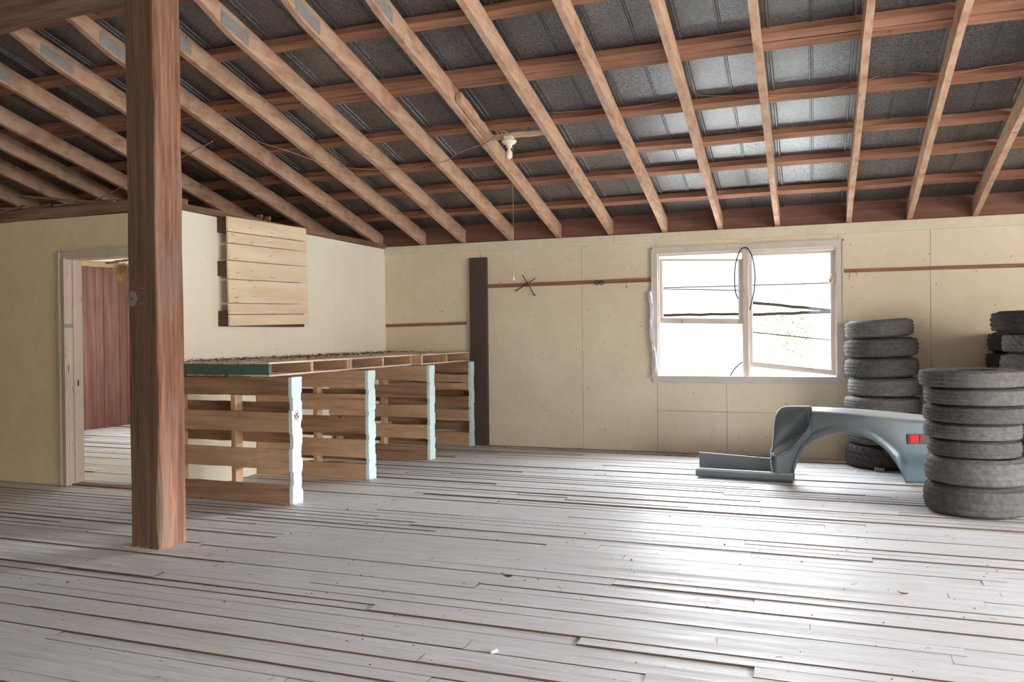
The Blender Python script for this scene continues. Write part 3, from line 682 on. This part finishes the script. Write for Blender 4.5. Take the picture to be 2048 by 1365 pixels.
# rod cross hung on the rail, small things on the rails
c0 = hit(1055, 572, 1, D-.03)
e = empty('rod_cross', c0); tag(e, 'two rusty iron rods tied in a cross hanging on the wall rail', 'iron cross')
for a, b in (((1045, 550), (1069, 591)), ((1071, 557), (1033, 582))):
    bm = bmesh.new(); A, B = hit(*a, 1, D-.03)-c0, hit(*b, 1, D-.025)-c0; tube(bm, [A, B], .005, 7); tube(bm, [B-Vector((.012, 0, -.002)), B+Vector((.012, 0, .004))], .006, 6); link('rod', bm, 'iron', e)
for px, wd in ((1193, 'left'), (1203, 'right')):
    bm = bmesh.new(); c1 = hit(px, 566, 1, D-.018); R_ = .022
    tube(bm, [c1+R_*Vector((math.cos(q_), 0, math.sin(q_))) for q_ in (k*math.pi/8 for k in range(17))], .004, 6, cap=False)
    tag(link('iron_ring', bm, 'iron'), '%s one of two small dark rings on the rail beside the window' % wd, 'ring', 'rings on the wall rail')
bm = bmesh.new(); c1 = hit(1253, 568, 1, D-.02); tube(bm, [c1, c1+Vector((0, 0, -.02)), c1+Vector((.003, 0, -.045))], [.002, .002, .006], 5); tag(link('hook', bm, 'iron'), 'tiny hook hanging under the rail just left of the window', 'hook')
bm = bmesh.new(); pts = [hit(x, y_, 1, D-.02) for x, y_ in ((1698, 559), (1700, 546), (1706, 541), (1712, 545), (1714, 552))]; tube(bm, smooth_pts(pts, 4), .0018, 5); tag(link('wire_hook', bm, 'iron'), 'bent wire hook on the rail right of the window', 'hook')

# ------------------------------------------------------------------ lamp on its batten, cables
zf = zroof(6.36, -.012)
e = empty('bare_bulb_lamp', (-2.33, 6.36, zf)); tag(e, 'bare bulb in a white ceramic holder on a wooden batten between two rafters', 'lamp')
A, B = hit(950, 284, 1, 6.36), hit(1085, 269, 1, 6.36)
b_ = timber('batten', Vector((RXS[11]+.026, 6.36, A.z-.0)), Vector((RXS[12]-.026, 6.36, B.z)), .045, .035, 'rafter', seed=31); mw = b_.matrix_world.copy(); b_.parent = e; b_.matrix_parent_inverse = Matrix.Translation(-e.location)
c0 = hit(1018, 284, 1, 6.34)-e.location
bm = bmesh.new(); lathe(bm, [(.0, .0), (.062, .0), (.064, -.012), (.05, -.028), (.028, -.036), (.022, -.062), (.0, -.062)], c0+Vector((0, 0, .012)), 28); link('lamp_holder', bm, 'white', e, smooth=True)
bm = bmesh.new(); box(bm, c0+Vector((-.035, -.03, .012)), c0+Vector((.035, .03, .045))); link('mounting_block', bm, 'white', e)
bm = bmesh.new(); lathe(bm, [(.0, 0), (.014, 0), (.015, -.02), (.024, -.04), (.030, -.058), (.030, -.07), (.024, -.086), (.012, -.096), (.0, -.098)], c0+Vector((0, 0, -.045)), 24); o = link('bulb', bm, 'bulb', e, smooth=True)
c1 = hit(1025, 312, 1, 6.33); c2 = hit(1027, 553, 1, 6.33)
bm = bmesh.new(); tube(bm, [c1-e.location+Vector((0, 0, .08)), c1-e.location, (c1+c2)/2-e.location+Vector((.002, 0, 0)), c2-e.location], .0014, 5); link('pull_cord', bm, 'string', e)
bm = bmesh.new(); lathe(bm, [(0, 0), (.006, -.002), (.008, -.03), (0, -.034)], c2-e.location, 10); o = link('cord_toggle', bm, 'white', e, smooth=True)
# offcut nailed beside the rafter
o = timber('rafter_offcut', Vector((-2.62+.055, 5.78, zroof(5.78, .03))), Vector((-2.62+.055, 6.31, zroof(6.31, .02))), .04, .07, 'rafter', up=nrm, seed=5)
tag(o, 'short timber offcut nailed to the rafter left of the light bulb', 'offcut')
cp_ = [(1018, 268), (1010, 263), (1000, 263), (990, 272), (975, 284), (962, 290), (935, 299), (910, 311), (897, 320)]
cq_ = [(897, 320), (880, 325), (840, 333), (800, 337.5), (760, 339), (720, 338), (680, 334), (640, 325), (600, 311), (560, 297), (520, 285), (480, 270)]
RP = Vector((0, D, ZR-.03)); RN = Vector((0, SL, 1)).normalized(); pts = smooth_pts([onplane(x, y_, RP, RN) for x, y_ in cp_+cq_[1:]], 3)
bm = bmesh.new(); tube(bm, pts, [.0045 if k < 24 else .003 for k in range(len(pts))], 7); tag(link('lamp_cable', bm, 'cable', smooth=True), 'sagging pinkish brown cable running left from the bulb under the rafters', 'cable')
p0 = hit(178, 407, 1, YD+.05); p1 = Vector((-3.79, 0, 0)); h1 = hit(425, 283, 0, -3.79)
bm = bmesh.new(); tube(bm, [p0, p0.lerp(h1, .5)+Vector((0, 0, -.006)), h1], .004, 6); tag(link('slack_wire', bm, 'cable'), 'thin straight brown wire from the partition top passing behind the big post', 'wire')
yw = 6.42
pts = [(1085, 227), (1200, 219), (1290, 211), (1330, 203), (1372, 192), (1450, 192), (1560, 190), (1660, 181), (1733, 161), (1770, 147), (1810, 143), (1838, 146), (1900, 147), (1930, 144), (1970, 135), (2010, 130), (2060, 121)]
def uz(x, y_):
    pl = Vector((0, yw, zroof(yw, .15))); n_ = Vector((0, SL, 1)).normalized(); return onplane(x, y_, pl, n_)
bm = bmesh.new(); tube(bm, smooth_pts([hit(x, y_, 1, yw) for x, y_ in pts], 4), .0035, 6); tag(link('roof_cable', bm, 'cable', smooth=True), 'thin pale cable lying along the fourth purlin towards the right', 'cable')

# ------------------------------------------------------------------ tyres
def tyre_mesh(R, Wd, style, seed):
    rr_ = random.Random(seed); bm = bmesh.new(); SEG = 216; rb = R*.62; prof = []
    for k in range(9):           # inner sidewall round the bulge to the shoulder
        u = k/8; a = math.radians(-70+160*u); prof.append((rb+(R*.93-rb)*(u**.85), -Wd*(.40+.10*math.sin(math.pi*min(1, u*1.15)))))
    nt = 15; tread = []
    for k in range(nt):
        u = -1+2*k/(nt-1); tread.append((R-.012*abs(u)**3*(Wd/.16)-.002*u*u, Wd*.41*u, u))
    full = [(r_, z_, None) for r_, z_ in prof]+tread+[(r_, -z_, None) for r_, z_ in prof[::-1]]
    full += [(rb+.004, Wd*.36, None), (rb+.03, Wd*.30, None), (R*.93, Wd*.2, None), (R*.93, -Wd*.2, None), (rb+.03, -Wd*.30, None), (rb+.004, -Wd*.36, None)]
    rings = []
    for idx, (r_, z_, u) in enumerate(full):
        ring = []; gi = idx-len(prof)
        for s_ in range(SEG):
            q_ = r_
            if u is not None:
                if style == 'rib':
                    if gi in (3, 7, 11): q_ -= .011
                    elif (s_+gi*2) % 5 == 0: q_ -= .006
                elif style == 'block':
                    ph = (s_+(4 if (gi//3) % 2 else 0)+(gi % 3)) % 8
                    if ph < 2: q_ -= .010
                    if gi in (5, 9): q_ -= .009
                else:
                    if gi in (4, 7, 10): q_ -= .009
                    if (s_+abs(gi-7)) % 5 == 0: q_ -= .006
            elif idx in (len(prof)-1, len(prof)-2, len(prof)+nt, len(prof)+nt+1) and s_ % (8 if style == 'block' else 6) < 2: q_ -= .004
            q_ += .0015*math.sin(2*math.pi*s_/SEG*2+seed)
            an = 2*math.pi*s_/SEG; ring.append(bm.verts.new((q_*math.cos(an), q_*math.sin(an), z_+Wd*.5+.0)))
        rings.append(ring)
    for A, B in zip(rings, rings[1:]+rings[:1]):
        for s_ in range(SEG): bm.faces.new((A[s_], A[(s_+1) % SEG], B[(s_+1) % SEG], B[s_]))
    for f_ in bm.faces: f_.smooth = True
    return bm
ordn = ['top', 'second', 'third', 'fourth', 'fifth', 'sixth', 'seventh', 'eighth', 'ninth']
def stack(cx, cyy, spec, where, group):
    """spec from the bottom up: (R, W, dx, dy, tilt, style, mat)"""
    z = .0; n_ = len(spec); pt = 0
    for k, (R_, Wd, dx, dy, tilt, st, mt) in enumerate(spec):
        z += R_*math.sin(math.radians(abs(tilt-pt)))*.95; pt = tilt
        o = link('tyre', tyre_mesh(R_, Wd, st, k+int(cx*10)), mt, loc=(cx+dx, cyy+dy, z)); o.rotation_euler = (0, math.radians(-tilt), random.uniform(0, 6))
        o.rotation_mode = 'XYZ'
        rz = random.uniform(0, 6); o.matrix_world = Matrix.Translation((cx+dx, cyy+dy, z)) @ Matrix.Rotation(math.radians(-tilt), 4, 'Y') @ Matrix.Rotation(rz, 4, 'Z')
        pos = n_-1-k; nm = ('bottom' if k == 0 else ordn[pos])
        tag(o, '%s %styre%s of the stack %s' % (nm, 'chunky ' if st == 'block' else '', '' if pos in (0, ) or k == 0 else ' from top', where), 'tyre', group)
        z += Wd*1.0
stack(1.04, 6.36, [(.325, .205, 0, 0, 0, 'rib', 'rub'), (.327, .185, .005, 0, 0, 'rib', 'rub2'), (.290, .120, -.012, 0, 0, 'rib', 'rub'), (.302, .112, -.022, .005, 0, 'sipe', 'rub2'), (.325, .120, .0, 0, 0, 'sipe', 'rub'), (.322, .118, .0, 0, 0, 'rib', 'rub2'), (.326, .124, -.028, 0, 0, 'rib', 'rub2')],
      'before the car wing', 'tyres of the front stack')
stack(.60, 8.245, [(.315, .215, -.02, 0, 0, 'block', 'rub3'), (.300, .12, 0, 0, 0, 'rib', 'rub'), (.315, .165, 0, 0, 0, 'sipe', 'rub'), (.330, .15, -.01, 0, 0, 'sipe', 'rub2'), (.315, .17, .01, 0, .8, 'sipe', 'rub2'), (.318, .178, -.015, 0, 1.6, 'sipe', 'rub'), (.318, .175, -.015, 0, 2.4, 'rib', 'rub'), (.295, .165, -.03, 0, 3.3, 'sipe', 'rub2')],
      'leaning beside the window', 'tyres of the back stack by the window')
stack(1.70, 7.52, [(.32, .20, .0, 0, 0, 'block', 'rub'), (.32, .17, .03, 0, 0, 'rib', 'rub2'), (.32, .17, .03, 0, 0, 'rib', 'rub'), (.32, .16, .03, 0, 0, 'rib', 'rub2'), (.32, .17, .0, 0, 0, 'rib', 'rub'), (.325, .19, .03, 0, 0, 'rib', 'rub2'), (.31, .165, .03, 0, 0, 'block', 'rub2'), (.34, .175, -.02, 0, 0, 'rib', 'rub3')],
      'cut by the right edge of the picture', 'tyres of the tall right stack')
stack(1.80, 8.26, [(.32, .18, 0, 0, 0, 'rib', 'rub3'), (.32, .18, 0, 0, 0, 'rib', 'rub3'), (.32, .18, -.03, 0, 0, 'rib', 'rub3'), (.32, .18, -.05, 0, 0, 'rib', 'rub3'), (.32, .17, -.08, 0, 0, 'sipe', 'rub3'), (.315, .16, -.05, 0, 0, 'rib', 'rub3'), (.31, .18, -.04, 0, 0, 'rib', 'rub3')],
      'hidden against the back wall', 'tyres of the hidden wall stack')
stack(1.725, 6.55, [(.315, .17, 0, 0, 0, 'rib', 'rub2')], 'x', None); o = S.collection.objects['tyre.030'] if 'tyre.030' in S.collection.objects else None
if o: o['label'] = 'single tyre flat on the floor at the right edge beside the front stack'

# ------------------------------------------------------------------ car rear quarter panel
PN = Vector((-.20, -1, 0)).normalized(); PP = Vector((-.2, 7.13, 0)); PN = Vector((.2, -1, 0)).normalized()
def fp(x, y_, d=0): return onplane(x, y_, PP+PN*d, PN)
car = empty('car_quarter_panel', (-.17, 7.13, 0)); tag(car, 'faded blue grey rear car wing with wheel arch and red side light', 'car body panel')
U = [(1541, 919), (1546, 911), (1552.6, 912.5), (1566.5, 907), (1582, 897), (1594, 886), (1602, 877), (1608, 869), (1616.6, 855), (1621.5, 841.5), (1624, 815), (1650, 815.5), (1700, 817.7), (1750, 821.5), (1800, 826), (1840, 830), (1860, 832), (1900, 838), (1912, 846)]
SH = [(1541, 921), (1546, 913), (1566.5, 909), (1594, 888), (1608, 871), (1621.5, 843.5), (1624, 824), (1700, 829), (1750, 834), (1800, 839), (1840, 841.5), (1860, 844), (1900, 851), (1912, 860)]
L = [(1541, 950), (1552, 953), (1570, 960), (1585.6, 967), (1586.4, 954), (1590, 938), (1595.7, 920.8), (1600, 911.5), (1609, 896), (1623, 884), (1638.5, 876), (1654, 870), (1677, 866), (1701.5, 867), (1723, 871.5), (1746, 881), (1763, 893), (1777, 907), (1788, 921), (1798.5, 939), (1806, 953), (1813, 968.5), (1858, 973), (1900, 975), (1912, 970)]
CR = [(1541, 2000), (1586, 930), (1600, 893), (1630, 863), (1660, 852.5), (1690, 851.5), (1723, 857.7), (1746, 867), (1769, 884), (1785, 898), (1798, 913), (1815, 917), (1860, 919), (1912, 921)]
xs = sorted(set([1541+k*4 for k in range(93)]+[1541, 1546, 1552.6, 1585.6, 1586.4, 1588, 1621.5, 1622.8, 1624, 1806, 1810, 1813, 1912]))
bm = bmesh.new(); cols = []
for x in xs:
    u, s_, l_, c_ = (interp(x, q_) for q_ in (U, SH, L, CR))
    top = x >= 1624; bk = .13 if top else (.10*max(0, 1-(x-1541)/11) if x < 1552 else .02); fr = .0 if x > 1552 else -.10*(1-(x-1541)/11)
    edge = -.05*max(0, (x-1890)/22)**2*8
    col_ = [fp(x, u+(s_-u)*.15, -bk+edge), fp(x, u, -bk*.75+edge)]
    for w_ in (.2, .5, .8): col_.append(fp(x, u+(s_-u)*w_, -bk*.75*(1-w_)**1.1+fr*w_*.3-.004+edge))
    n_ = 14
    for k in range(n_+1):
        w_ = (k/n_); yy = s_+(l_-s_)*w_; d = fr+edge
        d += .016*math.sin(math.pi*min(1, w_*1.0))*(1 if top else .3)
        if yy > c_ and x > 1586: d += .022*min(1, (yy-c_)/6)
        if x > 1800 and yy > c_: d -= .05*min(1, (yy-c_)/9)
        col_.append(fp(x, yy, d))
    col_.append(fp(x, l_-.8, -.03+fr))
    cols.append([bm.verts.new(p-car.location) for p in col_])
for A, B in zip(cols, cols[1:]):
    for i in range(len(A)-1): bm.faces.new((A[i], A[i+1], B[i+1], B[i]))
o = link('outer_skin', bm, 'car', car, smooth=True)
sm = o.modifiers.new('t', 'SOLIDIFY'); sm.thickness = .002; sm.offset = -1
TT = [(1544, 899), (1546, 873.5), (1548, 848), (1549.5, 838), (1552, 830), (1555.5, 823.5), (1559.5, 819), (1565, 815.8), (1572, 814), (1600, 813.3), (1623.8, 814)]
bm = bmesh.new(); cols = []
for k in range(31):
    x = 1544+79.6*(k/30)**1.35; t_, u = interp(x, TT), interp(x, U)
    if x > 1621.5: u = interp(x, [(1621.5, 841.5), (1623.8, 822)])
    u = max(u, t_+1); col_ = []
    for j in range(11):
        w_ = j/10; d = -.05-.11*math.sin(math.pi*w_)**.6*math.sin(math.pi*min(1, .08+k/30))**.5
        if j == 10: d = -.01
        col_.append(bm.verts.new(fp(x, t_+(u-t_)*w_, d)-car.location))
    cols.append(col_)
for A, B in zip(cols, cols[1:]):
    for i in range(10): bm.faces.new((A[i], A[i+1], B[i+1], B[i]))
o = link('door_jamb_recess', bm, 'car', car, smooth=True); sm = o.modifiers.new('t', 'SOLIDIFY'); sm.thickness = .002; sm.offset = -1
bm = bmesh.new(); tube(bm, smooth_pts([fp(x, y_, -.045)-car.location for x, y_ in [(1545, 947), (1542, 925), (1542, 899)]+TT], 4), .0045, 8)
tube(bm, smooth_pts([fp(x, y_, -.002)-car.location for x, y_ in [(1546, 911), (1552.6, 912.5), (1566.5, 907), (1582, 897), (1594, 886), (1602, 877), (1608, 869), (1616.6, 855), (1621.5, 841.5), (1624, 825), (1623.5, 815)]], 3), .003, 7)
link('jamb_rim', bm, plain('painted rim highlight', (206, 214, 216), .35, .2), car, smooth=True)  # rim coloured pale to stand in for window light catching the edge
# sill (rocker) section
A, B = Vector((-.965, 7.15, 0)), Vector((-.168, 7.095, 0)); dxy = (B-A).normalized(); nx = Vector((-dxy.y, dxy.x, 0))
prof = [(.0, .012), (-.008, .03), (-.004, .062), (.012, .078), (.035, .080), (.06, .074), (.085, .055), (.10, .03), (.12, .012), (.155, .010)]
bt = hit(1399, 905, 1, 7.31), hit(1541, 917, 1, 7.31)
bm = bmesh.new(); rows = []
for k in range(13):
    u = k/12; c0 = A.lerp(B, u); sc_h = 1+.0*u
    zt = bt[0].z+(bt[1].z-bt[0].z)*min(1, u*1.15)
    pr = prof+[(.16, .02), (.162, zt-.01), (.170, zt), (.182, zt)]
    if c0.x > -.33: pr = prof+[(.16, .02), (.162, .05), (.165, .06), (.17, .06)]
    rows.append([bm.verts.new(c0+nx*a_+Vector((0, 0, z_))-car.location) for a_, z_ in pr])
for P_, Q_ in zip(rows, rows[1:]):
    for i in range(len(P_)-1): bm.faces.new((P_[i], P_[i+1], Q_[i+1], Q_[i]))
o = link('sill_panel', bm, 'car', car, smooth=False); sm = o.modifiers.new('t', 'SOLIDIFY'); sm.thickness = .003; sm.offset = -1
# side light
ml = empty('side_light', fp(1835.5, 878.5, .02)-car.location); ml.parent = car
def fbox(nm, xa, ya, xb, yb, d0, d1, mat, bev=.002):
    bm = bmesh.new(); vs = [bm.verts.new(fp(x, y_, d)-car.location-ml.location) for d in (d0, d1) for x, y_ in ((xa, ya), (xb, ya), (xb, yb), (xa, yb))]
    for fc in ((0, 1, 2, 3), (7, 6, 5, 4), (0, 4, 5, 1), (1, 5, 6, 2), (2, 6, 7, 3), (3, 7, 4, 0)): bm.faces.new([vs[k] for k in fc])
    if bev: bmesh.ops.bevel(bm, geom=bm.edges[:], offset=bev, segments=2, affect='EDGES')
    return link(nm, bm, mat, ml)
fbox('bezel', 1815, 868.5, 1856.5, 889, .0, .026, 'bezel'); o = fbox('red_lens', 1819.5, 871.5, 1837.5, 885.5, .01, .031, 'redlens'); o['label'] = 'bright red lens'; fbox('brown_lens', 1839, 871.5, 1852.5, 885.5, .01, .030, 'brownlens')

# ------------------------------------------------------------------ small things on the floor
c0 = hit(1757, 942, 2, 0); o = boxo('wood_offcut', (c0.x-.035, c0.y-.065, .0), (c0.x+.045, c0.y-.015, .032), 'block', bev=.003); tag(o, 'small offcut block on the floor in front of the bottom block tread tyre', 'offcut')
def curled(name, px, py, L_, w_, mat, label_, cat, curl=.6):
    c0 = hit(px, py, 2, .004); bm = bmesh.new(); prev = None; an = random.uniform(-.5, .5)
    for k in range(9):
        u = k/8-.5; ww = w_*math.cos(u*2.6)+.0006; z = .002+curl*L_*abs(u)**2*1.2
        ring = [bm.verts.new((u*L_, j*ww, z+abs(j)*ww*.6)) for j in (-1, 0, 1)]
        if prev:
            for j in range(2): bm.faces.new((prev[j], prev[j+1], ring[j+1], ring[j]))
        prev = ring
    o = link(name, bm, mat, loc=c0); o.rotation_euler.z = an; o.modifiers.new('t', 'SOLIDIFY').thickness = .0008; tag(o, label_, cat)
curled('dry_leaf', 1014, 1156, .075, .012, 'litter', 'curled brown dry leaf in the middle of the floor', 'leaf')
curled('dry_leaf', 1806, 1190, .05, .008, 'rail', 'reddish dry leaf stalk on the floor at the lower right', 'leaf')
c0 = hit(983, 1306, 2, .007); bm = bmesh.new(); tube(bm, [c0, c0+Vector((.012, .03, .0))], .006, 10); tag(link('cigarette_butt', bm, 'film'), 'white cigarette butt on the floor near the bottom of the picture', 'cigarette butt')
bm = bmesh.new(); rr_ = random.Random(12)
for k in range(1500):
    x, yv = rr_.uniform(-6.5, 3.2), rr_.uniform(2.2, 8.5)
    if rr_.random() < .35: yv = 8.55-abs(rr_.gauss(0, .12))
    if yv > 5.0 and x < -3.5: continue
    if (yv > 5.95 and x > .65) or (6.98 < yv < 7.7 and x > -1.05) or (yv > 7.85 and x > .2): continue
    s_ = rr_.uniform(.002, .0055)*(1.6 if rr_.random() < .08 else 1); an = rr_.uniform(0, 6.3); z = .004
    if rr_.random() < .8:
        vs = [bm.verts.new((x+s_*math.cos(an+j*2.1)*1.2, yv+s_*math.sin(an+j*2.1), z)) for j in range(3)]+[bm.verts.new((x, yv, z+s_*1.1))]
        for fc in ((0, 2, 1), (0, 1, 3), (1, 2, 3), (2, 0, 3)): bm.faces.new([vs[j] for j in fc])
    else: tube(bm, [(x, yv, z), (x+s_*3*math.cos(an), yv+s_*3*math.sin(an), z+.003), (x+s_*6*math.cos(an+.5), yv+s_*6*math.sin(an+.5), z)], .001, 3)
tag(link('floor_litter', bm, 'litter'), 'crumbs, chips and dry plant bits scattered over the floorboards', 'litter', kind='stuff')
bm = bmesh.new(); rr_ = random.Random(15)
for k in range(90):     # wispy weeds at the post foot and pallet foot
    bx = rr_.choice(((PX0+.08, PY0-.02), (-3.6, 5.07), (-3.6, 6.16)))
    p = Vector((bx[0]+rr_.gauss(0, .035), bx[1]+rr_.gauss(0, .015)-.01, .002)); q_ = Vector((rr_.gauss(0, .02), rr_.gauss(0, .01), rr_.uniform(.003, .03))); tube(bm, [p, p+q_*.6, p+q_+Vector((.01, 0, -.004))], .0012, 3)
tag(link('dust_tufts', bm, 'dust'), 'tufts of dust and web at the feet of the post and pallets', 'dust', kind='stuff')

# ------------------------------------------------------------------ outside the window
bm = bmesh.new(); vs = [bm.verts.new(p) for p in ((-60, 9.4, -.9), (60, 9.4, -.9), (60, 120, -.9), (-60, 120, -.9))]; bm.faces.new(vs)
tag(link('ground', bm, 'ground'), kind='structure')
c0 = hit(1592, 660, 1, 22); tr = empty('leafy_tree', (c0.x, 22, -.9)); tag(tr, 'pale leafy tree seen outside through the right side of the window', 'tree')
bm = bmesh.new(); hgt = c0.z+.9
tube(bm, [(0, 0, 0), (.05, 0, hgt*.5), (0, 0, hgt)], [.12, .09, .05], 8)
for k in range(9):
    an = k*2.4; tube(bm, [(0, 0, hgt*(.45+.05*k)), (math.cos(an)*.7, math.sin(an)*.7, hgt*(.6+.06*k))], [.04, .015], 6)
link('trunk', bm, 'bark', tr)
bm = bmesh.new(); rr_ = random.Random(17)
for k in range(2600):
    d = Vector((rr_.gauss(0, 1), rr_.gauss(0, 1), rr_.gauss(0, 1))).normalized()*rr_.random()**.4; p = Vector((d.x*1.25, d.y*1.1, d.z*1.0+hgt+.1)); s_ = rr_.uniform(.05, .11)
    if noise.noise(p*1.8) < -.08: continue
    a_ = Vector((rr_.gauss(0, 1), rr_.gauss(0, 1), rr_.gauss(0, 1))).normalized(); b2 = a_.orthogonal().normalized()
    bm.faces.new([bm.verts.new(p+q_) for q_ in (a_*s_, b2*s_*.5, -a_*s_, -b2*s_*.5)])
o = link('foliage', bm, 'leaf', tr, recalc=False)
